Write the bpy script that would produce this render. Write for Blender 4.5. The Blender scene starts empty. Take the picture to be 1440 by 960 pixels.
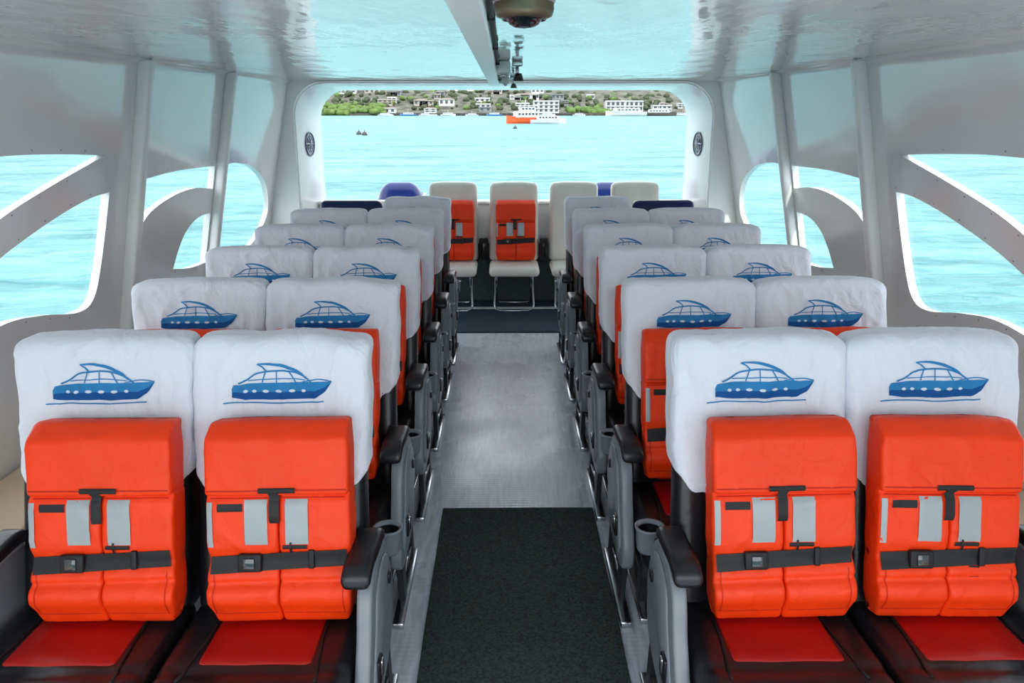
import bpy, bmesh, math, random
from math import sin, cos, pi, radians, exp, sqrt
from mathutils import Vector, Matrix, noise
from mathutils.bvhtree import BVHTree
random.seed(4)
scene = bpy.context.scene
COL = scene.collection

# ------------------------------------------------------------------ materials
def lin(c):
    return tuple(((v/255.)/12.92 if v/255. <= .04045 else ((v/255.+.055)/1.055)**2.4) for v in c)
MATS = {}
def M(name, rgb, rough=.5, metal=0, coat=0, coat_rough=.05, spec=.5, bump=None, var=None, sheen=0, stretch=(1,1,1), ior=1.5):
    if name in MATS: return MATS[name]
    m = bpy.data.materials.new(name); m.use_nodes = True
    nt = m.node_tree; b = nt.nodes['Principled BSDF']
    c = lin(rgb)
    b.inputs['Base Color'].default_value = (*c, 1)
    b.inputs['Roughness'].default_value = rough
    b.inputs['Metallic'].default_value = metal
    b.inputs['IOR'].default_value = ior
    b.inputs['Specular IOR Level'].default_value = spec
    b.inputs['Coat Weight'].default_value = coat
    b.inputs['Coat Roughness'].default_value = coat_rough
    b.inputs['Sheen Weight'].default_value = sheen
    tc = nt.nodes.new('ShaderNodeTexCoord'); mp = nt.nodes.new('ShaderNodeMapping')
    mp.inputs['Scale'].default_value = stretch
    nt.links.new(tc.outputs['Object'], mp.inputs['Vector'])
    if var:
        n = nt.nodes.new('ShaderNodeTexNoise'); n.inputs['Scale'].default_value = var[0]
        n.inputs['Detail'].default_value = 5
        nt.links.new(mp.outputs[0], n.inputs['Vector'])
        r = nt.nodes.new('ShaderNodeValToRGB')
        r.color_ramp.elements[0].position = .3; r.color_ramp.elements[1].position = .7
        r.color_ramp.elements[0].color = (*[v*(1-var[1]) for v in c], 1)
        r.color_ramp.elements[1].color = (*[min(1, v*(1+var[1])) for v in c], 1)
        nt.links.new(n.outputs['Fac'], r.inputs['Fac'])
        nt.links.new(r.outputs['Color'], b.inputs['Base Color'])
    if bump:
        n = nt.nodes.new('ShaderNodeTexNoise'); n.inputs['Scale'].default_value = bump[0]
        n.inputs['Detail'].default_value = 4
        n.inputs['Distortion'].default_value = bump[3] if len(bump) > 3 else 0
        nt.links.new(mp.outputs[0], n.inputs['Vector'])
        bp = nt.nodes.new('ShaderNodeBump'); bp.inputs['Strength'].default_value = bump[1]
        bp.inputs['Distance'].default_value = bump[2] if len(bump) > 2 else .01
        nt.links.new(n.outputs['Fac'], bp.inputs['Height'])
        nt.links.new(bp.outputs['Normal'], b.inputs['Normal'])
        if coat: nt.links.new(bp.outputs['Normal'], b.inputs['Coat Normal'])
    MATS[name] = m
    return m

m_ceil  = M('gelcoat_ceiling', (244,245,244), .08, coat=.5, coat_rough=.04, spec=.5, bump=(3.0,.9,.016), stretch=(1.1,.4,1))
m_wall  = M('gelcoat_wall', (243,244,243), .14, coat=.4, coat_rough=.08, bump=(2.2,.4,.012), var=(2,.02))
m_trim  = M('painted_trim', (244,245,243), .3, bump=(30,.1,.002))
m_screw = M('steel_screw', (150,152,155), .3, metal=1)
m_steel = M('brushed_steel', (200,203,206), .22, metal=1, var=(20,.08))
m_cover = M('white_cover_cloth', (229,232,242), .8, sheen=.1, bump=(9,.7,.022,1.6), var=(5,.02), spec=.2, stretch=(1,1,.6))
m_logo  = M('logo_blue_ink', (48,130,188), .7, var=(14,.12), spec=.2)
m_logo_d= M('logo_dark_ink', (22,84,150), .7, var=(14,.1), spec=.2)
m_logo_w= M('logo_white_ink', (215,226,238), .7, var=(14,.02), spec=.2)
m_blk   = M('black_leather', (20,21,26), .33, bump=(60,.25,.004), var=(8,.15))
m_seam  = M('black_piping', (8,8,10), .6, var=(8,.1))
m_red   = M('red_leather', (172,18,14), .36, bump=(24,.35,.006), var=(8,.08))
m_navy  = M('navy_vinyl', (16,36,88), .35, bump=(40,.2,.004), var=(8,.1))
m_shell = M('grey_plastic_shell', (122,128,134), .33, var=(10,.06), bump=(90,.1,.002))
m_dshell= M('charcoal_plastic', (34,36,40), .45, var=(10,.1))
m_or    = M('orange_nylon', (244,60,6), .5, bump=(15,.4,.014,.8), var=(7,.05), spec=.35)
m_orseam= M('orange_seam_thread', (196,36,6), .6, var=(7,.06), spec=.3)
m_refl  = M('grey_reflective_tape', (158,166,168), .3, bump=(160,.2,.002), var=(6,.05))
m_strap = M('black_webbing', (16,16,20), .6, bump=(150,.4,.002), var=(30,.2))
m_mat   = M('charcoal_carpet', (64,70,68), .95, bump=(260,.8,.006), var=(120,.5), spec=.1)
m_mat2  = M('slate_carpet', (62,72,84), .95, bump=(260,.8,.006), var=(140,.3), spec=.1)
m_beige = M('cream_vinyl', (228,224,214), .5, bump=(40,.2,.004), var=(6,.04))
m_cream = M('sunlit_white_ledge', (240,212,180), .4, var=(4,.06))  # white ledge; the warm sunlight on it is put into the base colour
m_brown = M('bronze_ring', (120,108,86), .35, metal=.6, var=(8,.1))
m_lens  = M('dark_lens', (30,36,40), .08, coat=1, var=(6,.1))
m_white = M('white_plastic', (228,230,228), .35, var=(6,.02))
m_navyg = M('navy_engine_paint', (16,36,96), .28, spec=.4, var=(3,.1))

def floor_mat():
    m = bpy.data.materials.new('grey_plank_vinyl'); m.use_nodes = True
    nt = m.node_tree; b = nt.nodes['Principled BSDF']
    tc = nt.nodes.new('ShaderNodeTexCoord'); mp = nt.nodes.new('ShaderNodeMapping')
    mp.inputs['Scale'].default_value = (14, 1.6, 1)
    nt.links.new(tc.outputs['Object'], mp.inputs['Vector'])
    n = nt.nodes.new('ShaderNodeTexNoise'); n.inputs['Scale'].default_value = 3; n.inputs['Detail'].default_value = 8
    n.inputs['Distortion'].default_value = 1.0
    nt.links.new(mp.outputs[0], n.inputs['Vector'])
    r = nt.nodes.new('ShaderNodeValToRGB')
    r.color_ramp.elements[0].position = .3; r.color_ramp.elements[0].color = (*lin((176,182,190)), 1)
    r.color_ramp.elements[1].position = .7; r.color_ramp.elements[1].color = (*lin((212,217,224)), 1)
    nt.links.new(n.outputs['Fac'], r.inputs['Fac'])
    nt.links.new(r.outputs['Color'], b.inputs['Base Color'])
    n2 = nt.nodes.new('ShaderNodeTexNoise'); n2.inputs['Scale'].default_value = 2.2; n2.inputs['Detail'].default_value = 6
    nt.links.new(tc.outputs['Object'], n2.inputs['Vector'])
    mr = nt.nodes.new('ShaderNodeMapRange'); mr.inputs['From Min'].default_value=.3; mr.inputs['From Max'].default_value=.7
    mr.inputs['To Min'].default_value=.18; mr.inputs['To Max'].default_value=.38
    nt.links.new(n2.outputs['Fac'], mr.inputs['Value']); nt.links.new(mr.outputs[0], b.inputs['Roughness'])
    b.inputs['Specular IOR Level'].default_value = .7
    w = nt.nodes.new('ShaderNodeTexWave'); w.bands_direction = 'Y'; w.inputs['Scale'].default_value = 14
    w.inputs['Distortion'].default_value = .3
    nt.links.new(tc.outputs['Object'], w.inputs['Vector'])
    ad = nt.nodes.new('ShaderNodeMath'); ad.operation = 'MULTIPLY_ADD'; ad.inputs[1].default_value = .6
    nt.links.new(w.outputs['Fac'], ad.inputs[0]); nt.links.new(n.outputs['Fac'], ad.inputs[2])
    bp = nt.nodes.new('ShaderNodeBump'); bp.inputs['Strength'].default_value = .25; bp.inputs['Distance'].default_value = .0025
    nt.links.new(ad.outputs[0], bp.inputs['Height']); nt.links.new(bp.outputs['Normal'], b.inputs['Normal'])
    return m
m_floor = floor_mat()

def sea_mat():
    m = bpy.data.materials.new('turquoise_sea_water'); m.use_nodes = True
    nt = m.node_tree; b = nt.nodes['Principled BSDF']
    tc = nt.nodes.new('ShaderNodeTexCoord')
    def nz(scale, st, det=4):
        mp = nt.nodes.new('ShaderNodeMapping'); mp.inputs['Scale'].default_value = st
        nt.links.new(tc.outputs['Object'], mp.inputs['Vector'])
        n = nt.nodes.new('ShaderNodeTexNoise'); n.inputs['Scale'].default_value = scale; n.inputs['Detail'].default_value = det
        n.inputs['Distortion'].default_value = .8
        nt.links.new(mp.outputs[0], n.inputs['Vector']); return n
    a = nz(1.6, (.55,1,1)); c = nz(.35, (.35,1,1), 8)
    m2 = nt.nodes.new('ShaderNodeMath'); m2.operation = 'MULTIPLY'; m2.inputs[1].default_value = .5
    nt.links.new(a.outputs['Fac'], m2.inputs[0])
    mx = nt.nodes.new('ShaderNodeMath'); mx.operation = 'MULTIPLY_ADD'; mx.inputs[1].default_value = .5
    nt.links.new(c.outputs['Fac'], mx.inputs[0]); nt.links.new(m2.outputs[0], mx.inputs[2])
    r = nt.nodes.new('ShaderNodeValToRGB')
    r.color_ramp.elements[0].position = .38; r.color_ramp.elements[0].color = (*lin((66,114,116)), 1)  # ramp paints wavelet highlights and darker troughs into the water colour
    r.color_ramp.elements[1].position = .62; r.color_ramp.elements[1].color = (*lin((106,151,151)), 1)
    nt.links.new(mx.outputs[0], r.inputs['Fac']); nt.links.new(r.outputs['Color'], b.inputs['Base Color'])
    b.inputs['Roughness'].default_value = .5; b.inputs['Specular IOR Level'].default_value = .04
    bp = nt.nodes.new('ShaderNodeBump'); bp.inputs['Strength'].default_value = 1; bp.inputs['Distance'].default_value = .34
    nt.links.new(a.outputs['Fac'], bp.inputs['Height']); nt.links.new(bp.outputs['Normal'], b.inputs['Normal'])
    return m
m_sea = sea_mat()

def pane_mat():
    m = bpy.data.materials.new('clear_acrylic_pane'); m.use_nodes = True
    nt = m.node_tree; nt.nodes.remove(nt.nodes['Principled BSDF'])
    out = nt.nodes['Material Output']
    t = nt.nodes.new('ShaderNodeBsdfTransparent'); t.inputs['Color'].default_value = (.97,.99,.99,1)
    g = nt.nodes.new('ShaderNodeBsdfGlossy'); g.inputs['Roughness'].default_value = .02
    x = nt.nodes.new('ShaderNodeMixShader'); x.inputs[0].default_value = .04
    nt.links.new(t.outputs[0], x.inputs[1]); nt.links.new(g.outputs[0], x.inputs[2])
    nt.links.new(x.outputs[0], out.inputs['Surface'])
    return m
m_pane = pane_mat()

# ------------------------------------------------------------------ mesh tools
class MB:
    def __init__(s): s.v=[]; s.f=[]; s.m=[]; s.s=[]
    def add(s, vf, mi=0, smooth=True, mat=None):
        vs, fs = vf; o = len(s.v)
        if mat is not None: vs = [mat @ Vector(p) for p in vs]
        s.v += [tuple(p) for p in vs]
        for f in fs:
            s.f.append(tuple(i+o for i in f)); s.m.append(mi); s.s.append(smooth)
        return s
    def mesh(s, name, mats):
        me = bpy.data.meshes.new(name); me.from_pydata(s.v, [], s.f)
        for m in mats: me.materials.append(m)
        me.polygons.foreach_set('material_index', s.m)
        me.polygons.foreach_set('use_smooth', s.s)
        bm = bmesh.new(); bm.from_mesh(me); bmesh.ops.recalc_face_normals(bm, faces=bm.faces); bm.to_mesh(me); bm.free()
        me.update(); return me

def obj(name, me, loc=(0,0,0), rot=(0,0,0), parent=None, scale=(1,1,1)):
    o = bpy.data.objects.new(name, me); COL.objects.link(o)
    o.location = loc; o.rotation_euler = rot; o.scale = scale
    if parent: o.parent = parent
    return o

def rbox(c, s, r, n=(4,4,4), k=3, f=None):
    """rounded box with a regular grid; f deforms every vertex"""
    ax = []
    for i in range(3):
        h = s[i]/2; rr = min(r, h*.999)
        l = [-h + rr*(1-cos(pi/2*j/k)) for j in range(k)]
        inner = [-h+rr + (2*h-2*rr)*j/n[i] for j in range(n[i]+1)]
        l = l + inner + [-x for x in reversed(l)]
        ax.append(l)
    hx = [s[i]/2 for i in range(3)]; inn = [h-min(r,h*.999) for h in hx]
    idx = {}; vs = []; fs = []
    def vid(i,j,kk):
        key = (i,j,kk)
        if key not in idx:
            p = Vector((ax[0][i], ax[1][j], ax[2][kk]))
            q = Vector([max(-inn[a], min(inn[a], p[a])) for a in range(3)])
            d = p-q
            if d.length > 1e-9: 
                rr = [min(r,h) for h in hx]
                d.normalize(); p = q + d*min(rr)
            p = p + Vector(c)
            if f: p = f(p)
            idx[key] = len(vs); vs.append(tuple(p))
        return idx[key]
    N = [len(a) for a in ax]
    for i in range(N[0]-1):
        for j in range(N[1]-1):
            for kk in (0, N[2]-1): fs.append((vid(i,j,kk),vid(i+1,j,kk),vid(i+1,j+1,kk),vid(i,j+1,kk)))
    for i in range(N[0]-1):
        for kk in range(N[2]-1):
            for j in (0, N[1]-1): fs.append((vid(i,j,kk),vid(i+1,j,kk),vid(i+1,j,kk+1),vid(i,j,kk+1)))
    for j in range(N[1]-1):
        for kk in range(N[2]-1):
            for i in (0, N[0]-1): fs.append((vid(i,j,kk),vid(i,j+1,kk),vid(i,j+1,kk+1),vid(i,j,kk+1)))
    return vs, fs

def box(x0,x1,y0,y1,z0,z1):
    vs=[(x0,y0,z0),(x1,y0,z0),(x1,y1,z0),(x0,y1,z0),(x0,y0,z1),(x1,y0,z1),(x1,y1,z1),(x0,y1,z1)]
    return vs,[(0,1,2,3),(4,5,6,7),(0,1,5,4),(1,2,6,5),(2,3,7,6),(3,0,4,7)]

def tube(path, r, seg=10, caps=True):
    path=[Vector(p) for p in path]; rs = r if isinstance(r,(list,tuple)) else [r]*len(path)
    vs=[]; fs=[]; up=None
    for i,p in enumerate(path):
        t=(path[min(i+1,len(path)-1)]-path[max(i-1,0)]).normalized()
        if up is None:
            up = Vector((0,0,1)) if abs(t.z)<.9 else Vector((1,0,0))
        a=t.cross(up).normalized(); b=a.cross(t).normalized(); up=b
        for k in range(seg):
            an=2*pi*k/seg; vs.append(tuple(p+(a*cos(an)+b*sin(an))*rs[i]))
    for i in range(len(path)-1):
        for k in range(seg):
            fs.append((i*seg+k,i*seg+(k+1)%seg,(i+1)*seg+(k+1)%seg,(i+1)*seg+k))
    if caps: fs.append(tuple(range(seg))); fs.append(tuple(range((len(path)-1)*seg,len(path)*seg)))
    return vs,fs

def lathe(prof, c, seg=24, axis='Z'):
    vs=[];fs=[]
    for (r,z) in prof:
        for k in range(seg):
            a=2*pi*k/seg
            vs.append((c[0]+r*cos(a), c[1]+r*sin(a), c[2]+z))
    for i in range(len(prof)-1):
        for k in range(seg): fs.append((i*seg+k,i*seg+(k+1)%seg,(i+1)*seg+(k+1)%seg,(i+1)*seg+k))
    return vs,fs

def prism(pts, x0, x1, bev=.008, seg=2):
    bm=bmesh.new(); vs=[bm.verts.new((x0,p[0],p[1])) for p in pts]
    f=bm.faces.new(vs); r=bmesh.ops.extrude_face_region(bm, geom=[f])
    for e in r['geom']:
        if isinstance(e,bmesh.types.BMVert): e.co.x=x1
    if bev>0: 
        es=[e for e in bm.edges if abs(e.verts[0].co.x-e.verts[1].co.x)<1e-6]
        bmesh.ops.bevel(bm, geom=es, offset=bev, segments=seg, affect='EDGES', profile=.5)
    bm.verts.index_update()
    out=([tuple(v.co) for v in bm.verts],[tuple(v.index for v in f.verts) for f in bm.faces]); bm.free(); return out

def smooth_path(pts, n=8, closed=True):
    """catmull rom; point = (x,y) or (x,y,'c') for corner"""
    P=[(p[0],p[1],len(p)>2) for p in pts]; N=len(P); out=[]
    def tan(i):
        if P[i%N][2]: return (0,0)
        if not closed and (i==0 or i==N-1): return (0,0)
        a=P[(i-1)%N]; b=P[(i+1)%N]; return ((b[0]-a[0])/2,(b[1]-a[1])/2)
    segs = N if closed else N-1
    for i in range(segs):
        a=P[i]; b=P[(i+1)%N]; ta=tan(i); tb=tan((i+1)%N)
        if a[2] : ta=((b[0]-a[0])*.9,(b[1]-a[1])*.9)
        if b[2] : tb=((b[0]-a[0])*.9,(b[1]-a[1])*.9)
        for k in range(n):
            t=k/n; h1=2*t**3-3*t**2+1;h2=t**3-2*t**2+t;h3=-2*t**3+3*t**2;h4=t**3-t**2
            out.append((h1*a[0]+h2*ta[0]+h3*b[0]+h4*tb[0], h1*a[1]+h2*ta[1]+h3*b[1]+h4*tb[1]))
    if not closed: out.append((P[-1][0],P[-1][1]))
    return out

def flat_with_holes(outer, holes, th, fn, bevel=0):
    cu=bpy.data.curves.new('tmp','CURVE'); cu.dimensions='2D'; cu.fill_mode='BOTH'; cu.extrude=th/2; cu.bevel_depth=bevel
    for pl in [outer]+holes:
        sp=cu.splines.new('POLY'); sp.points.add(len(pl)-1); sp.use_cyclic_u=True
        for i,p in enumerate(pl): sp.points[i].co=(p[0],p[1],0,1)
    o=bpy.data.objects.new('tmp',cu); COL.objects.link(o); bpy.context.view_layer.update()
    dg=bpy.context.evaluated_depsgraph_get(); me=bpy.data.meshes.new_from_object(o.evaluated_get(dg))
    bpy.data.objects.remove(o); 
    vs=[fn(*v.co) for v in me.vertices]; fs=[tuple(p.vertices) for p in me.polygons]
    bpy.data.meshes.remove(me); bpy.data.curves.remove(cu)
    return vs,fs

# ------------------------------------------------------------------ cabin shell
WC=-.045; ZC=1.975; SL=.204
def WX(z): return 1.805+SL*(ZC-z)
wins = {
 '1a': [(3.90,1.524,'c'),(3.5,1.548),(3.06,1.561),(2.6,1.54),(2.25,1.43),(2.05,1.2),(2.08,.86,'c'),(2.4,1.0),(2.75,1.18),(3.07,1.32),(3.45,1.423)],
 '1b': [(3.97,1.345,'c'),(3.93,1.0),(3.87,.83),(3.72,.80),(3.4,.865),(3.09,.895),(2.6,.82),(2.2,.68,'c'),(2.45,.85),(2.75,1.02),(3.08,1.167),(3.45,1.271),(3.75,1.33)],
 '2a': [(4.265,1.372,'c'),(4.8,1.39),(5.44,1.378,'c'),(5.44,1.228,'c'),(5.1,1.262),(4.77,1.247),(4.45,1.18),(4.3,1.06),(4.265,.97,'c')],
 '2b': [(5.44,1.07,'c'),(5.2,1.06),(5.03,1.0),(4.93,.9),(4.87,.79,'c'),(5.15,.745),(5.44,.728,'c')],
 '3':  [(5.55,1.37,'c'),(5.9,1.37),(6.35,1.30),(6.72,1.14),(6.86,.90),(6.6,.72),(6.2,.64),(5.8,.62),(5.55,.632,'c')],
}
wn=1
for side,nm in ((-1,'left'),(1,'right')):
    holes=[smooth_path(p,8) for p in wins.values()]
    def fn(a,b,c,side=side): return (WC+side*(WX(b)+.02-c*1.0), a, b)
    mb=MB()
    mb.add(flat_with_holes([(-.6,0.0),(7.06,0.0),(7.06,ZC+.03),(-.6,ZC+.03)], holes, .04, fn),0,False)
    for h in holes:
        cx=sum(p[0] for p in h)/len(h); cy=sum(p[1] for p in h)/len(h)
        acc=0; prev=h[0]
        for p in h[1:]+h[:1]:
            dx=p[0]-prev[0]; dy=p[1]-prev[1]; L=sqrt(dx*dx+dy*dy); acc+=L
            if acc>.17 and L>1e-5:
                acc=0; nx,ny=dy/L,-dx/L
                if (p[0]+nx*.03-cx)**2+(p[1]+ny*.03-cy)**2 < (p[0]-cx)**2+(p[1]-cy)**2: nx,ny=-nx,-ny
                q=(p[0]+nx*.018,p[1]+ny*.018)
                X=WC+side*(WX(q[1])); 
                mb.add(tube([(X+side*.002,q[0],q[1]),(X-side*.002,q[0],q[1])],.0035,8),1,False)
            prev=p
    obj('wall_'+nm, mb.mesh('wall_'+nm,[m_wall,m_screw]))
    for k,h in zip(wins,holes):
        def fp(a,b,c,side=side): return (WC+side*(WX(b)+.03-c), a, b)
        v,f=flat_with_holes(h,[],.0,fp)
        obj('window_%d'%wn, MB().add((v,f),0,False).mesh('window',[m_pane])); wn+=1
    for j,(py,w) in enumerate(((4.21,.075),(5.495,.07))):
        def fr(p,side=side): 
            return Vector((WC+side*(WX(p.z)-p.x), p.y, p.z))
        v,f=rbox((.03,py,(ZC+.2)/2),(.07,w,ZC-.2),.02,(1,1,6),2,fr)
        obj('trim_%d'%(j+1+(2 if side>0 else 0)), MB().add((v,f)).mesh('wall_rib',[m_trim]))
    lx0,lx1=1.82,WX(.22)-.01
    v,f=rbox((0,3.2,.11),(lx1-lx0,7.5,.22),.02,(2,8,2),2)
    o=obj('side_ledge', MB().add((v,f)).mesh('side_ledge',[m_cream]),(WC+side*(lx0+lx1)/2,0,0))

obj('floor', MB().add(box(-2.3,2.25,-.8,7.6,-.06,0),0,False).mesh('floor',[m_floor]))
obj('ceiling', MB().add(box(WC-1.85,WC+1.85,-.6,7.04,ZC,ZC+.05),0,False).mesh('ceiling',[m_ceil]))
for side in (-1,1):
    prof=[(1.815-0*1,ZC-.05),(1.808,ZC-.02),(1.79,ZC-.006),(1.75,ZC+.002)]
    vs=[];fs=[]
    for i,y in enumerate((-.6,1,3,5,7.0)):
        for p in prof: vs.append((WC+side*p[0],y,p[1]))
    for i in range(4):
        for j in range(3): a=i*4+j; fs.append((a,a+1,a+5,a+4))
    obj('trim_%d'%(5 if side<0 else 6), MB().add((vs,fs)).mesh('ceiling_cove',[m_wall]))

def arch(hw,top,r,z0=0.0,n=10):
    pts=[(-hw,z0)]
    for k in range(n+1):
        a=pi-pi/2*k/n; pts.append((-hw+r+r*cos(a),top-r+r*sin(a)))
    for k in range(n+1):
        a=pi/2-pi/2*k/n; pts.append((hw-r+r*cos(a),top-r+r*sin(a)))
    pts.append((hw,z0)); return pts
outer=[(-2.25,0),(-1.84,2.02),(1.84,2.02),(2.25,0)]
hole=arch(1.765,1.955,.27,.02)
v,f=flat_with_holes(outer,[hole],.05,lambda a,b,c:(WC+a,7.03+c,b))
obj('wall_stern', MB().add((v,f),0,False).mesh('wall_stern',[m_wall]))
secs=[(6.99,1.78,1.97,.28),(7.02,1.765,1.955,.27),(7.3,1.725,1.935,.27),(7.55,1.69,1.915,.26),(7.62,1.685,1.915,.26),(7.64,1.70,1.93,.27),(7.62,1.74,1.97,.28),(7.1,1.80,2.0,.28)]
vs=[];fs=[]
for (y,hw,t,r) in secs:
    a=arch(hw,t,r); n=len(a)
    vs+=[(WC+p[0],y,p[1]) for p in a]
for i in range(len(secs)-1):
    for j in range(n-1): fs.append((i*n+j,i*n+j+1,(i+1)*n+j+1,(i+1)*n+j))
obj('trim_7', MB().add((vs,fs)).mesh('stern_arch_frame',[m_wall]))
mb=MB(); mb.add(rbox((WC,7.44,.69),(3.40,.08,.46),.03,(8,1,4),3),0); mb.add(box(WC-1.70,WC+1.70,7.405,7.475,0,.48),1,False)
mb.add(rbox((WC,7.43,.925),(3.40,.12,.03),.012,(8,1,1),2),0)
obj('transom_wall', mb.mesh('transom_wall',[m_trim, M('dark_transom_carpet',(74,84,86),.9,var=(100,.3))]))

mb=MB(); mb.add(rbox((WC,7.93,.05),(3.3,.8,.9),.08,(6,3,2),3))
obj('aft_platform', mb.mesh('aft_platform',[m_white]))

mb=MB(); mb.add(rbox((-.125,3.1,1.952),(.075,7.4,.052),.008,(1,12,1),2),0)
mb.add(tube([(-.078,-.5,1.962),(-.078,2,1.958),(-.078,4,1.962),(-.078,6.8,1.96)],.008,8),1)
for y in (1.2,2.2,3.2,4.2,5.2,6.2): mb.add(rbox((-.078,y,1.96),(.022,.02,.026),.004,(1,1,1),1),1)
obj('ceiling_beam', mb.mesh('ceiling_beam',[m_trim,m_strap]))
mb=MB(); mb.add(lathe([(0,0),(.060,0),(.064,-.01),(.064,-.045),(.060,-.058),(.05,-.062)],(0,0,0),32),0)
mb.add(lathe([(.05,-.060),(.047,-.066),(.040,-.060),(.032,-.074),(.02,-.080),(0,-.082)],(0,0,0),32),1)
mb.add(tube([(.064*cos(a),.064*sin(a),-.028) for a in [2*pi*k/32 for k in range(33)]],.004,6,False),2)
obj('ceiling_lamp', mb.mesh('ceiling_lamp',[m_brown,m_lens,m_steel]),(-.002,1.83,ZC))
def spot(name,x,y,s):
    mb=MB(); mb.add(rbox((-.03,0,-.03),(.065,.11,.06),.012,(1,1,1),2),0)
    mb.add(rbox((.035,.02,-.012),(.05,.07,.024),.006,(1,1,1),2),2)
    mb.add(tube([(.035,.02,-.02),(.035,.02,-.07)],.008,10),2)
    mb.add(lathe([(0,.0),(.016,0),(.026,-.03),(.028,-.034),(.024,-.036),(0,-.030)],(.04,.01,-.055),18),1)
    mb.add(lathe([(0,.0),(.012,0),(.018,-.012),(.0,-.018)],(-.03,-.01,-.058),18),2)
    obj(name, mb.mesh(name,[m_white,m_lens,m_steel]),(x,y,ZC),scale=(s,s,s))
spot('ceiling_spotlight',-.015,4.35,1.1); spot('ceiling_spotlight',-.01,6.2,.9)

def emblem(side):
    mb=MB(); R=.10
    ring=[(0,R*cos(a),R*sin(a)) for a in [2*pi*k/40 for k in range(41)]]
    mb.add(tube(ring,.006,8,False),0)
    mb.add(tube([(0,.07*cos(a),.07*sin(a)) for a in [2*pi*k/40 for k in range(41)]],.003,6,False),0)
    for k in range(8):
        a=2*pi*k/8; L=.115 if k%2==0 else .075; w=.016
        t=Vector((0,cos(a),sin(a))); q=Vector((0,-sin(a),cos(a)))
        c=Vector((-side*.010,0,0))
        P=[c,t*L, q*w+t*.03, -q*w+t*.03]
        mb.add(([tuple(p) for p in P],[(0,2,1)]),0,False); mb.add(([tuple(p) for p in P],[(0,1,3)]),1,False)
    return mb.mesh('compass_emblem',[m_navy,m_shell])
for side in (-1,1):
    obj('compass_emblem', emblem(side),(WC+side*(1.720),7.28,1.45),(0,0,side*.14))

# ------------------------------------------------------------------ carpets
def runner(x0,x1,y0,y1,m):
    mb=MB(); mb.add(rbox(((x0+x1)/2,(y0+y1)/2,.006),(x1-x0,y1-y0,.012),.005,(6,24,1),1,
        lambda p: p+Vector((noise.noise(p*3)*.004,noise.noise(p*4+Vector((5,5,5)))*.004,0))))
    obj('floor_mat', mb.mesh('floor_mat',[m]))
runner(-.325,.35,.8,3.24,m_mat)
runner(-.55,.46,6.23,7.36,m_mat2)

# ------------------------------------------------------------------ seats
RC=.25
def lean(p): return Vector((p.x, p.y+(p.z-1.10)*RC, p.z))
def backrest_mesh(colm):
    mb=MB()
    def f(p):
        t=max(0,min(1,(p.z-.4)/.7)); q=p.copy()
        w=1-.03*t; q.x*=w
        if p.y<.055 and p.z<.85: q.y-= .025*max(0,(abs(p.x)-.13)/.1)**1.0*(1 if p.z<.75 else (.85-p.z)/.1)
        q.y = q.y*(1-.25*t)
        return lean(q)
    mb.add(rbox((0,.06,.73),(.468,.12,.74),.045,(10,2,14),3,f),0)
    def g(p): return lean(p)
    mb.add(rbox((0,.01,.60),(.25,.04,.38),.015,(4,1,6),2,g),1)
    mb.add(rbox((0,.125,.66),(.43,.03,.52),.012,(4,1,4),2,g),2)
    mb.add(rbox((0,.15,.52),(.34,.02,.2),.008,(4,1,3),2,g),0)
    def cf(p):
        q=p.copy()
        t=(-.16-p.y)/.44
        q.z += -.02*max(0,t-.8)*5*.5 + .014*max(0,(abs(p.x)-.13)/.1)
        q.z += .01*t-.03 + .003*noise.noise(p*14)
        q.z -= .006*exp(-((p.y+.47)/.012)**2)
        return q
    mb.add(rbox((0,-.36,.355),(.478,.47,.15),.05,(18,24,2),4,cf),0)
    mb.add(rbox((0,-.285,.419),(.285,.31,.03),.012,(8,10,1),2,cf),1)
    mb.add(tube([(x,-.545,.40+.012*max(0,(abs(x)-.13)/.1)-.006) for x in [-.2+.04*i for i in range(11)]],.004,6),4)
    for sx in (-.148,.148):
        mb.add(tube([cf(Vector((sx*(1+.12*max(0,k-5)/5),-.15-.036*k,.432))) for k in range(11)],.004,6),4)
    mb.add(rbox((0,-.30,.23),(.44,.36,.08),.012,(1,1,1),2),2)
    for sx in (-.19,.19):
        mb.add(prism([(-.44,.21),(-.36,.0),(-.31,.0),(-.34,.21)],sx-.015,sx+.015,.004,1),2,False)
        mb.add(prism([(-.14,.21),(-.10,.0),(-.05,.0),(-.06,.21)],sx-.015,sx+.015,.004,1),2,False)
        mb.add(rbox((sx,-.22,.012),(.05,.5,.024),.005,(1,1,1),1),3)
    mb.add(rbox((0,-.40,.18),(.36,.03,.05),.008,(1,1,1),1),3)
    return mb.mesh('seat_body',[colm,m_red if colm is m_blk else colm,m_dshell,m_steel,m_seam])

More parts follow.
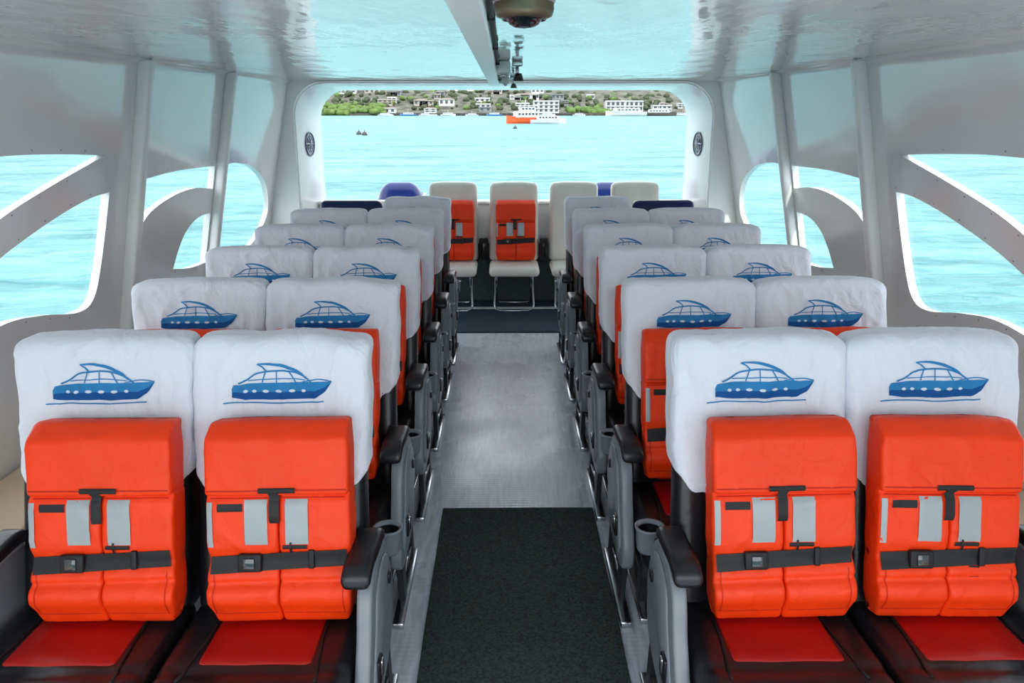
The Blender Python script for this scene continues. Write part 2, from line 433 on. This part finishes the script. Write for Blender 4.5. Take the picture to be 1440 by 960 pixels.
def cover_mesh(seed):
    off=Vector((seed*7.3,seed*3.1,0))
    def f(p):
        q=p.copy()
        t=max(0,min(1,(p.z-.69)/.43))
        q.x*= .965+.035*t
        q.z -= .010*(abs(p.x)/.24)**3*t
        if p.z<.84:
            k=(.84-p.z)/.15; l=max(0,min(1,(abs(p.x)-.185)/.06)); l=l*l*(3-2*l)
            q.z += k*.055*l
        q.y*= .85+.3*(1-t) if p.y>0 else 1
        n=noise.noise(p*8+off)*.006+noise.noise(Vector((p.x*30,p.y*26,p.z*10))+off)*.0022
        cr=noise.noise(Vector(((p.x+p.z*.5)*10,p.y*6,(p.z-p.x*.4)*3))+off*1.7)
        n+= .0045*max(0,1-abs(cr)*9)
        cr=noise.noise(Vector(((p.x-p.z*.7)*9,p.y*6,(p.z+p.x*.5)*4))+off*2.9)
        n+= .004*max(0,1-abs(cr)*10)
        n+= max(0,t-.8)*5*noise.noise(Vector((p.x*40,p.y*8,p.z*6))+off)*.004
        n+= (1-t)*noise.noise(Vector((p.x*18,p.y*10,p.z*2))+off)*.011
        q.y += n*(1 if p.y>0.05 else -1)
        q.x += noise.noise(p*12+off*2)*.006*(1 if abs(p.x)>.2 else .2)
        q.z += noise.noise(Vector((p.x*8,0,0))+off)*.008*t
        return lean(q)
    mb=MB(); mb.add(rbox((0,.053,.907),(.492,.135,.44),.034,(48,6,40),4,f),0)
    return mb.mesh('headrest_cover',[m_cover])

def bvh_of(me): return BVHTree.FromPolygons([v.co.copy() for v in me.vertices],[tuple(p.vertices) for p in me.polygons])

class Decal:
    def __init__(s,bvh,y0=-1): s.b=bvh; s.mb=MB(); s.y0=y0
    def y(s,x,z,d=None):
        h=s.b.ray_cast(Vector((x,s.y0,z)),Vector((0,1,0)))
        return h[0].y if h[0] is not None else (d if d is not None else 0)
    def grid(s,fn,nu,nv,off,mi,edge=True,bridge=0):
        P=[[fn(i/nu,j/nv) for j in range(nv+1)] for i in range(nu+1)]
        Y=[[s.y(*P[i][j]) for j in range(nv+1)] for i in range(nu+1)]
        if bridge:
            Y2=[[min(Y[k][j] for k in range(max(0,i-bridge),min(nu,i+bridge)+1)) for j in range(nv+1)] for i in range(nu+1)]
            Y=[[sum(Y2[k][j] for k in range(max(0,i-bridge),min(nu,i+bridge)+1))/(min(nu,i+bridge)+1-max(0,i-bridge)) for j in range(nv+1)] for i in range(nu+1)]
        vs=[];fs=[]
        for i in range(nu+1):
            for j in range(nv+1):
                o=off if not edge or (0<j<nv) else off*.3
                vs.append((P[i][j][0],Y[i][j]-o,P[i][j][1]))
        for i in range(nu):
            for j in range(nv):
                a=i*(nv+1)+j; fs.append((a,a+1,a+nv+2,a+nv+1))
        s.mb.add((vs,fs),mi)
    def rect(s,x0,x1,z0,z1,off,mi,nu=4,nv=4,bridge=0,slope=0):
        s.grid(lambda u,v:(x0+(x1-x0)*u, z0+(z1-z0)*v+slope*(u-.5)),nu,nv,off,mi,True,bridge)
    def stroke(s,pts,w,off,mi,n=6):
        L=smooth_path(pts,n,False); N=len(L)-1
        def fn(u,v):
            i=min(N,int(round(u*N))); p=L[i]; a=L[max(0,i-1)]; b=L[min(N,i+1)]
            dx=b[0]-a[0]; dy=b[1]-a[1]; l=sqrt(dx*dx+dy*dy) or 1
            ww=w(u) if callable(w) else w
            return (p[0]-dy/l*ww*(v-.5), p[1]+dx/l*ww*(v-.5))
        s.grid(fn,N,1,off,mi,False)

def logo_mesh(cov):
    D=Decal(bvh_of(cov)); S=.00197
    def P(x,y): return ((x-407)*S, 1.0+(536-y)*S)
    def lerpf(tab,x):
        for a,b in zip(tab,tab[1:]):
            if x<=b[0]: return a[1]+(b[1]-a[1])*(x-a[0])/(b[0]-a[0])
        return tab[-1][1]
    top=[(342,541),(344,536),(366,533),(400,532),(440,532),(481,531)]
    bot=[(342,553),(360,555),(420,555),(458,554),(472,545),(481,532)]
    mid=lambda x:.45*lerpf(top,x)+.55*lerpf(bot,x)
    def hull(ta,tb):
        def fn(u,v):
            x=342+139*u; a=ta(x); b=tb(x); return P(x,a+(b-a)*v)
        return fn
    D.grid(hull(lambda x:lerpf(bot,x),mid),52,3,.0026,1,False)
    D.grid(hull(mid,lambda x:lerpf(top,x)),52,3,.0026,0,False)
    for px,pw in ((362,6),(374,6),(390,9),(408,9),(426,9),(442,6)):
        D.grid(lambda u,v,px=px,pw=pw:P(px+(u-.5)*pw,543.5-(v-.5)*4*sqrt(max(0.05,1-(2*u-1)**2))),6,1,.0036,2,False)
    st=lambda pts,w:D.stroke([P(*p[:2])+tuple(p[2:]) for p in pts],w,.0026,0)
    st([(330,561),(360,559),(420,560),(470,558)],.0034)
    st([(352,533),(364,528),(376,520),(390,517),(410,516),(428,518),(442,524),(453,532)],.0044)
    st([(366,529),(400,527),(425,527),(444,529)],.0026)
    st([(390,517),(387,525),(385,532)],.0034); st([(405,516),(405,525),(405,532)],.003); st([(422,517),(427,525),(431,532)],.0034)
    D.stroke([P(*p) for p in [(378,507),(398,507),(418,511),(436,519),(446,528)]],lambda u:.002+.006*sin(pi*min(1,u*1.0)),.0027,0)
    st([(378,507),(386,511),(391,516)],.004)
    st([(440,532),(462,528),(481,531)],.003)
    return D.mb.mesh('boat_logo',[m_logo,m_logo_d,m_logo_w])

SEAT_BODY=backrest_mesh(m_blk); SEAT_NAVY=backrest_mesh(m_navy)
COVERS=[cover_mesh(i) for i in range(4)]; LOGOS=[logo_mesh(c) for c in COVERS]

def arm_mesh(side, cup=True):
    mb=MB(); s=side
    prof=[(-.04,.36),(-.06,.48),(-.11,.56),(-.17,.590),(-.26,.590),(-.34,.565),(-.375,.51),(-.40,.44),(-.46,.34),(-.48,.28),(-.45,.21),(-.32,.19),(-.15,.21),(-.06,.27)]
    prof=smooth_path(prof,3)
    mb.add(prism(prof,s*.010,s*.050,.010,3),0,True)
    inner=[(-.08,.38),(-.095,.48),(-.14,.54),(-.20,.56),(-.26,.555),(-.32,.52),(-.35,.44),(-.41,.34),(-.43,.28),(-.39,.235),(-.33,.25),(-.27,.33),(-.18,.37)]
    mb.add(prism(smooth_path(inner,3),s*.048,s*.058,.004,1),0,True)
    mb.add(rbox((s*.060,-.365,.335),(.014,.05,.07),.006,(1,1,1),2),1)
    mb.add(rbox((s*.066,-.365,.343),(.012,.022,.045),.005,(1,1,1),2),3)
    mb.add(rbox((s*.060,-.15,.47),(.01,.03,.03),.004,(1,1,1),2),1)
    def pf(p):
        q=p.copy()
        if p.y<-.28: q.z-= ((-.28-p.y)/.10)**2*.035; q.y+=((-.28-p.y)/.10)**2*.015
        if p.y>-.17: q.z-= ((p.y+.17)/.08)**2*.03
        q.x-= s*.006*max(0,(-.2-p.y)/.15)
        return q
    mb.add(rbox((s*.014,-.245,.602),(.076,.25,.040),.018,(2,18,1),4,pf),1)
    mb.add(rbox((s*.014,-.245,.579),(.060,.21,.018),.008,(2,16,1),2,pf),0)
    mb.add(prism([(-.42,.24),(-.36,.02),(-.30,.02),(-.32,.24)],s*.018,s*.040,.004,1),2,False)
    mb.add(prism([(-.14,.24),(-.09,.02),(-.04,.02),(-.08,.24)],s*.018,s*.040,.004,1),2,False)
    mb.add(rbox((s*.03,-.24,.012),(.04,.50,.024),.005,(1,1,1),1),3)
    mb.add(tube([(s*.03,-.35,.10),(s*.03,-.09,.10)],.009,8),3)
    if cup:
        mb.add(lathe([(0,0),(.032,0),(.038,.01),(.043,.075),(.047,.08),(.047,.086),(.040,.086),(.036,.075),(.030,.012),(0,.012)],(s*.022,.10,.40),24),0)
        mb.add(rbox((s*.0,.045,.44),(.03,.07,.05),.008,(1,1,1),2),1)
        mb.add(lathe([(.0355,.074),(.0305,.014),(0,.014)],(s*.022,.10,.4005),24),1)
    return mb.mesh('armrest',[m_shell,m_blk,m_dshell,m_steel])
ARM={(s,c):arm_mesh(s,c) for s in (-1,1) for c in (True,False)}

# ------------------------------------------------------------------ life jackets
def vest_mesh(seed):
    off=Vector((seed*5.7,seed*2.3,seed))
    def nz(p): 
        a=noise.noise(p*7+off)*.004+noise.noise(Vector((p.x*12,p.y*14,p.z*40))+off)*.0014
        c=noise.noise(Vector(((p.x+p.z*.4)*8,p.y*5,(p.z-p.x*.3)*7))+off*1.3)
        return a+.0028*max(0,1-abs(c)*10)
    def top(p):
        q=p.copy(); t=(p.z-.35)/.19
        q.x*=1-.035*max(0,t-.6)*2.5
        if p.y<-.04: q.y+= .045*max(0,t-.74)/.26 
        if p.y<-.04: q.y-= nz(p)*1.2
        q.z+=noise.noise(Vector((p.x*7,1,0))+off)*.005*max(0,t)
        q.x+=noise.noise(p*9+off)*.003
        return q
    def low(p):
        q=p.copy()
        if p.y<-.03:
            q.y-= nz(p)
            q.y+= .010*exp(-((p.z-.115-.02*p.x)/.008)**2)
            q.y-= .012*exp(-((p.z-.08)/.03)**2)
            if p.z<.06: q.y+=.035*((.06-p.z)/.06)
            q.y+= .016*exp(-((p.z-.172)/.026)**2)
            q.y+= .010*exp(-((p.z-.345)/.012)**2)
        if p.z<.06: q.x*=1-.08*((.06-p.z)/.06)
        q.x*= 1-.02*exp(-((p.z-.172)/.03)**2)
        q.x+=noise.noise(p*9+off)*.003*(1 if abs(p.x)>.12 else .3)
        return q
    body=MB()
    body.add(rbox((0,-.055,.440),(.374,.100,.192),.013,(30,6,18),3,top),0)
    body.add(rbox((-.0945,-.050,.178),(.186,.092,.354),.011,(18,5,46),3,low),0)
    body.add(rbox((.0945,-.050,.178),(.186,.092,.354),.011,(18,5,46),3,low),0)
    tmp=body.mesh('t',[m_or]); D=Decal(bvh_of(tmp)); 
    D.rect(-.180,.180,.357,.361,.0018,4,30,2); 
    for sx in (-.170,.166): D.rect(sx,sx+.003,.03,.145,.0015,4,1,10)
    for (a,b) in ((-.175,-.010),(.010,.175)): D.rect(a,b,.336,.339,.0015,4,14,2); D.rect(a,b,.030,.033,.0015,4,14,2)
    D.rect(-.085,-.026,.216,.334,.0035,1,5,8); D.rect(.020,.079,.216,.334,.0035,1,5,8)
    D.rect(-.155,-.09,.303,.324,.0035,2,5,2)
    D.rect(-.183,-.168,.21,.328,.0035,1,2,6)
    D.rect(-.020,.006,.272,.365,.008,2,3,8,1)
    D.rect(-.045,.05,.352,.366,.008,2,8,2,2)
    D.rect(-.178,.178,.148,.192,.006,2,34,4,4,.018)
    D.rect(.03,.036,.19,.222,.006,2,1,3); D.rect(.012,.075,.203,.214,.006,2,5,2)
    yb=min(D.y(-.08,.167),D.y(-.05,.167))
    mb=MB(); mb.v=body.v; mb.f=body.f; mb.m=body.m; mb.s=body.s
    mb.add((D.mb.v,D.mb.f),0); 
    n0=len(mb.f)-len(D.mb.f)
    for i,k in enumerate(D.mb.m): mb.m[n0+i]=k
    mb.add(rbox((-.075,yb-.012,.168),(.062,.020,.048),.006,(2,1,2),2),2)
    mb.add(rbox((-.075,yb-.023,.168),(.030,.008,.030),.003,(1,1,1),2),3)
    mb.add(rbox((.085,yb-.010,.176),(.016,.018,.050),.004,(1,1,1),2),2)
    mb.add(rbox((.07,yb-.004,.135),(.03,.006,.03),.002,(1,1,1),1),2)
    bpy.data.meshes.remove(tmp)
    return mb.mesh('life_jacket',[m_or,m_refl,m_strap,m_lens,m_orseam])
VESTS=[vest_mesh(i) for i in range(4)]

cnt=0
def seat(x,y,arm,kind,covered=True,vest=True,dx=0,dz=0):
    global cnt
    cnt+=1
    e=bpy.data.objects.new('passenger_seat',None); COL.objects.link(e); e.location=(x,y,0); e.empty_display_size=.2
    obj('seat_body', SEAT_BODY if covered else SEAT_NAVY, parent=e)
    if covered:
        i=(cnt*3+1)%4
        obj('headrest_cover',COVERS[i],parent=e); obj('boat_logo',LOGOS[i],parent=e)
    obj('armrest',ARM[(arm,kind)],(arm*.236,0,0),parent=e)
    if vest:
        j=cnt%4
        tz=random.uniform(-.02,.02)
        obj('life_jacket',VESTS[j],(x+dx+random.uniform(-.004,.004),y-.228+dz*.25,.409+dz),(radians(-14),tz,0))
Y0=2.117
for r in range(6):
    y=Y0+.75*r; le=-.425 if r==0 else -.44; re=.42 if r==0 else .397
    last=(r==5); k=1 if r==0 else 0; dz=0 if r==0 else .042
    seat(le-.2425,y,1,True,dx=.038*k,dz=dz); seat(le-.7275,y,-1,False,covered=not last,vest=not last,dx=.062*k,dz=dz)
    seat(re+.2425,y,-1,True,dx=.028*k,dz=dz); seat(re+.7275,y,1,False,covered=not last,vest=not last,dx=-.035*k,dz=dz)

# ------------------------------------------------------------------ stern folding chairs
def stern_chair_mesh():
    mb=MB()
    def f(p):
        q=p.copy(); t=(p.z-.42)/.68; q.x*= 1-.04*t
        q.y+= .12*t; q.y-= noise.noise(p*9)*.006
        q.z-= .015*(abs(p.x)/.22)**3*t
        return q
    mb.add(rbox((0,.02,.77),(.455,.09,.70),.04,(14,3,18),4,f),0)
    def g(p):
        q=p.copy(); 
        if p.y<-.3: q.z-=((-.3-p.y)/.1)**2*.02
        return q
    mb.add(rbox((0,-.17,.385),(.44,.42,.085),.04,(6,8,1),4,g),0)
    path=[(-.17,-.06,.35),(-.17,-.14,.20),(-.175,-.235,.06),(-.165,-.26,.025),(-.13,-.268,.014),(0,-.27,.014),(.13,-.268,.014),(.165,-.26,.025),(.175,-.235,.06),(.17,-.14,.20),(.17,-.06,.35)]
    mb.add(tube(path,.011,10),1)
    path=[(-.16,-.25,.35),(-.16,-.10,.18),(-.16,.04,.04),(-.13,.06,.014),(0,.062,.014),(.13,.06,.014),(.16,.04,.04),(.16,-.10,.18),(.16,-.25,.35)]
    mb.add(tube(path,.011,10),1)
    for s in (-1,1):
        mb.add(rbox((s*.245,.02,.50),(.035,.07,.16),.01,(1,1,2),2),2)
        mb.add(rbox((s*.255,-.01,.60),(.04,.05,.05),.01,(1,1,1),2),2)
        mb.add(tube([(s*.245,.02,.58),(s*.262,-.02,.53),(s*.25,-.04,.46)],.012,8),2)
    return mb.mesh('folding_chair',[m_beige,m_steel,m_strap])
SC=stern_chair_mesh()
for i,x in enumerate((-.51,.04,.585,1.14)):
    obj('folding_chair',SC,(x,7.20,0))
    if i<2: obj('life_jacket',VESTS[i],(x+.015,7.145,.432),(radians(-10),0,0),scale=(.95,1,1))

# ------------------------------------------------------------------ outboard engines
def engine_mesh():
    mb=MB()
    def f(p):
        q=p.copy(); t=(p.z-.62)/.36
        q.x*=1-.22*max(0,t)**2; q.y*=1-.12*max(0,t)**2; q.z+= .06*(p.y/.3)*max(0,t)*-1
        return q
    mb.add(rbox((0,0,.80),(.50,.62,.36),.13,(6,8,3),5,f),0)
    mb.add(rbox((0,0,.60),(.44,.56,.10),.04,(3,3,1),3),1)
    mb.add(rbox((0,.06,.20),(.20,.26,.80),.06,(2,2,6),3),0)
    mb.add(rbox((0,-.24,.42),(.26,.20,.32),.03,(2,2,2),2),1)
    mb.add(rbox((0,.10,-.45),(.09,.40,.60),.04,(2,3,4),3),0)
    mb.add(tube([(0,-.2,-.68),(0,0,-.68),(0,.28,-.68),(0,.36,-.68)],[.02,.07,.06,.02],14),0)
    mb.add(rbox((0,.0,.86),(.49,.40,.02),.008,(2,2,1),1),2)
    for k in range(3):
        a=2*pi*k/3; c=Vector((0,.31,-.68)); t=Vector((cos(a),0,sin(a))); b=Vector((-sin(a),.5,cos(a)))
        pts=[c,c+t*.08+b*.05,c+t*.17+b*.03,c+t*.18-b*.02,c+t*.09-b*.05]
        mb.add(([tuple(p) for p in pts],[(0,1,2,3,4)]),2,False)
    return mb.mesh('outboard_engine',[m_navyg,m_dshell,m_steel])
EM=engine_mesh()
for x in (-1.14,1.06): obj('outboard_engine',EM,(x,8.68,.0))

# ------------------------------------------------------------------ sea & harbour
SZ=-.95
bmv=MB(); bmv.add(([(-2500,-2500,SZ),(2500,-2500,SZ),(2500,2500,SZ),(-2500,2500,SZ)],[(0,1,2,3)]),0,False)
obj('sea', bmv.mesh('sea',[m_sea]))
m_land=M('scrub_hillside',(88,88,78),.95,var=(.12,.5),spec=.1)
m_green=M('mangrove_leaves',(84,104,56),.9,var=(.3,.35),spec=.1)
m_greend=M('dark_tree_leaves',(64,72,54),.9,var=(.3,.35),spec=.1)
m_dock=M('weathered_dock',(74,70,66),.9,var=(.4,.3))
m_b1=M('white_render_wall',(180,183,184),.8,var=(.2,.06)); m_b2=M('beige_render_wall',(150,142,132),.8,var=(.2,.08))
m_b3=M('grey_render_wall',(116,120,122),.8,var=(.2,.08)); m_roof=M('rusty_roof',(110,96,88),.8,var=(.4,.15)); m_win=M('building_glass',(52,60,68),.2,var=(.4,.2))
m_bo=M('orange_hull_paint',(196,78,30),.4,var=(.3,.05)); m_bw=M('white_hull_paint',(180,184,188),.35,var=(.3,.03)); m_bb=M('blue_hull_paint',(60,110,160),.4,var=(.3,.05))
nx,ny=120,14; vs=[];fs=[]
for i in range(nx+1):
    for j in range(ny+1):
        x=-520+1040*i/nx; t=j/ny; y=705+t*160
        z=SZ-.5+ (1.6 if j>0 else 0)+ t*29*(.9+.3*noise.noise(Vector((x*.012,t*2,1)))) + 2.0*noise.noise(Vector((x*.06,y*.05,3)))*t
        vs.append((x,y,z))
for i in range(nx):
    for j in range(ny): a=i*(ny+1)+j; fs.append((a,a+1,a+ny+2,a+ny+1))
obj('shoreline_land', MB().add((vs,fs)).mesh('shoreline_land',[m_land]))
def blob(c,r,sq=.7,seed=0):
    bm=bmesh.new(); bmesh.ops.create_icosphere(bm,subdivisions=2,radius=1)
    out=[]
    for v in bm.verts:
        d=1+.35*noise.noise(v.co*1.8+Vector((seed,seed*2,0))); out.append((c[0]+v.co.x*r*d,c[1]+v.co.y*r*d,c[2]+v.co.z*r*d*sq))
    fs=[tuple(v.index for v in f.verts) for f in bm.faces]; bm.free(); return out,fs
mb=MB(); R=random.Random(9)
def gy(y): return SZ+1+ (y-705)/160*27
for i in range(130):
    x=R.uniform(-190,-100); y=R.uniform(700,726); r=R.uniform(2.5,4.5); mb.add(blob((x,y,gy(y)+r*.2+R.uniform(0,3.4)),r,.7,i),0)
for i in range(34):
    x=R.uniform(56,92); y=R.uniform(706,726); r=R.uniform(2.5,4); mb.add(blob((x,y,gy(y)+r*.4),r,.8,i),0)
for i in range(850):
    x=R.uniform(-400,400); y=R.uniform(726,858); r=R.uniform(1.3,3.4); mb.add(blob((x,y,gy(y)+r*.4),r,.8,i),1 if R.random()<.85 else 0)
obj('shoreline_trees', mb.mesh('shoreline_trees',[m_green,m_greend]))
def building(x,y,w,d,h,mi,floors,roof=False):
    mb=MB(); z0=gy(y)-1.5
    mb.add(box(-w/2,w/2,-d/2,d/2,0,h+1.5),mi,False)
    fh=h/floors
    for k in range(floors):
        zz=1.5+k*fh; nwin=max(2,int(w/4))
        for q in range(nwin):
            xx=-w/2+(q+.5)*w/nwin; mb.add(box(xx-1.2,xx+1.2,-d/2-.06,-d/2+.1,zz+fh*.15,zz+fh*.8),3,False)
        mb.add(box(-w/2-.3,w/2+.3,-d/2-.9,-d/2+.2,zz+fh-.25,zz+fh),mi,False)
    if roof:
        mb.add(([(-w/2-.6,-d/2-.9,h+1.5),(w/2+.6,-d/2-.9,h+1.5),(w/2+.6,d/2+.6,h+1.5),(-w/2-.6,d/2+.6,h+1.5),(-w/4,0,h+1.5+w*.1),(w/4,0,h+1.5+w*.1)],[(0,1,5,4),(1,2,5),(2,3,4,5),(3,0,4)]),4,False)
    else: mb.add(box(-w/2-.2,w/2+.2,-d/2-.2,d/2+.2,h+1.5,h+2.1),mi,False)
    obj('harbor_building', mb.mesh('harbor_building',[m_b1,m_b2,m_b3,m_win,m_roof]),(x,y,z0))
BL=[(36,716,22,10,9,0,3,False),(104,722,32,12,8,0,2,False),(-98,714,10,8,3.5,0,1,True),(136,718,16,10,5,0,2,False)]
RB=random.Random(12)
for i in range(56):
    y=RB.choice([716,716,722,740,756,772,790,808,826]); x=RB.uniform(-235,235)
    if y<730 and (abs(x-36)<18 or abs(x-104)<24 or abs(x-136)<16 or x<-100): continue
    BL.append((x,y,RB.uniform(6,15),8,RB.uniform(2.6,4.6),RB.choice([0,0,0,1,2,2]),RB.choice([1,1,2]),RB.random()<.4))
for b in BL: building(*b)
mb=MB(); 
for (x0,x1,y) in ((-105,70,692),(75,190,690)):
    mb.add(box(x0,x1,y,y+7,SZ+1.0,SZ+1.7),0,False)
    x=x0
    while x<x1: mb.add(box(x,x+.5,y,y+.5,SZ-1,SZ+2.2),0,False); x+=4
mb.add(box(-300,300,700,704.5,SZ-1,SZ+2.2),0,False)
obj('harbor_dock', mb.mesh('harbor_dock',[m_dock]))
def boat(name,x,y,L,rot,hullm,decks=1,z=SZ,hk=.11):
    mb=MB(); secs=[(-.5,.42,.9),(-.3,.5,.85),(0,.5,.85),(.25,.38,.95),(.42,.16,1.1),(.5,.01,1.2)]
    W=L*.28; H=L*hk; vs=[];fs=[]
    for (t,w,h) in secs:
        yv=t*L
        vs+=[(yv,-w*W,h*H),(yv,-w*W*.85,H*.3),(yv,-w*W*.4,-H*.3),(yv,w*W*.4,-H*.3),(yv,w*W*.85,H*.3),(yv,w*W,h*H)]
    for i in range(len(secs)-1):
        for j in range(5): a=i*6+j; fs.append((a,a+1,a+7,a+6))
        fs.append((i*6,i*6+5,i*6+11,i*6+6))
    fs.append((0,1,2,3,4,5)); mb.add((vs,fs),0,False)
    mb.add(rbox((-.02*L,0,H*1.25),(L*.62,W*.85,H*.9),H*.15,(1,1,1),2),1)
    for s in (-1,1):
        for k in range(6): mb.add(box(-.28*L+k*L*.09,-.22*L+k*L*.09,s*W*.43-.03,s*W*.43+.03,H*1.2,H*1.5),2,False)
    if decks>1:
        mb.add(rbox((-.05*L,0,H*2.0),(L*.4,W*.7,H*.7),H*.15,(1,1,1),2),1)
        mb.add(box(-.3*L,.2*L,-W*.42,W*.42,H*2.45,H*2.55),1,False)
        for s in (-1,1):
            for k in range(4): mb.add(box(-.2*L+k*L*.09,-.14*L+k*L*.09,s*W*.355-.03,s*W*.355+.03,H*1.95,H*2.2),2,False)
    mb.add(tube([(0,0,H*1.6),(0,0,H*3.4)],L*.006,6),1)
    mb.add(tube([(.48*L,0,H*1.7),(.3*L,W*.32,H*1.55),(.1*L,W*.46,H*1.4)],L*.003,6),1); mb.add(tube([(.48*L,0,H*1.7),(.3*L,-W*.32,H*1.55),(.1*L,-W*.46,H*1.4)],L*.003,6),1)
    obj(name, mb.mesh(name,[hullm,m_bw,m_win]),(x,y,z),(0,0,rot))
boat('ferry_boat',5.2,205,10,radians(200),m_bo,2,hk=.17)
boat('motor_boat',10.6,200,8.5,radians(8),m_bw,1,hk=.13)
RB=random.Random(3)
for (x,y,L,m) in ((-92,640,11,m_bw),(-84,600,8,m_bw),(-76,655,13,m_bb),(-60,630,10,m_bw),(-52,610,7,m_bw),(-44,650,12,m_bw),(-25,640,10,m_bw),(-8,655,12,m_bb),(34,650,12,m_bw),(58,640,10,m_bw),(88,600,30,m_bw),(120,640,26,m_dock),(140,650,12,m_bw)):
    boat('moored_boat',x,y,L,RB.choice([0,pi])+RB.uniform(-.3,.3),m,1)
for (x,y) in ((-18.2,103),(-17.0,100),(1.8,140)):
    mb=MB(); mb.add(lathe([(0,.45),(.12,.42),(.3,.25),(.35,.05),(.3,-.15),(0,-.25)],(0,0,0),16),0); mb.add(tube([(0,0,.4),(0,0,.62)],.04,8),0)
    obj('mooring_buoy', mb.mesh('mooring_buoy',[m_dshell]),(x,y,SZ))

# ------------------------------------------------------------------ light
w=bpy.data.worlds.new('sky'); scene.world=w; w.use_nodes=True; nt=w.node_tree
bg=nt.nodes['Background']
tc=nt.nodes.new('ShaderNodeTexCoord'); sp=nt.nodes.new('ShaderNodeSeparateXYZ'); nt.links.new(tc.outputs['Generated'],sp.inputs[0])
r=nt.nodes.new('ShaderNodeValToRGB'); nt.links.new(sp.outputs['Z'],r.inputs['Fac'])
r.color_ramp.elements[0].position=0; r.color_ramp.elements[0].color=(.96,.975,1,1)
r.color_ramp.elements[1].position=.8; r.color_ramp.elements[1].color=(.82,.90,1,1)
nt.links.new(r.outputs['Color'],bg.inputs['Color']); bg.inputs['Strength'].default_value=3.4
sun=bpy.data.lights.new('sun','SUN'); sun.energy=2.6; sun.angle=radians(3); sun.color=(1,.95,.88)
so=bpy.data.objects.new('sun',sun); COL.objects.link(so); so.rotation_euler=(radians(46),radians(8),radians(4))

# ------------------------------------------------------------------ camera
cam=bpy.data.cameras.new('camera'); cam.lens=28; cam.sensor_width=36; cam.clip_end=6000; cam.clip_start=.05
co=bpy.data.objects.new('camera',cam); COL.objects.link(co)
co.location=(-.045,0,1.72); co.rotation_euler=(radians(90-16.04),0,-.0094)
scene.camera=co
scene.view_settings.view_transform='Standard'
scene.view_settings.exposure=0.05
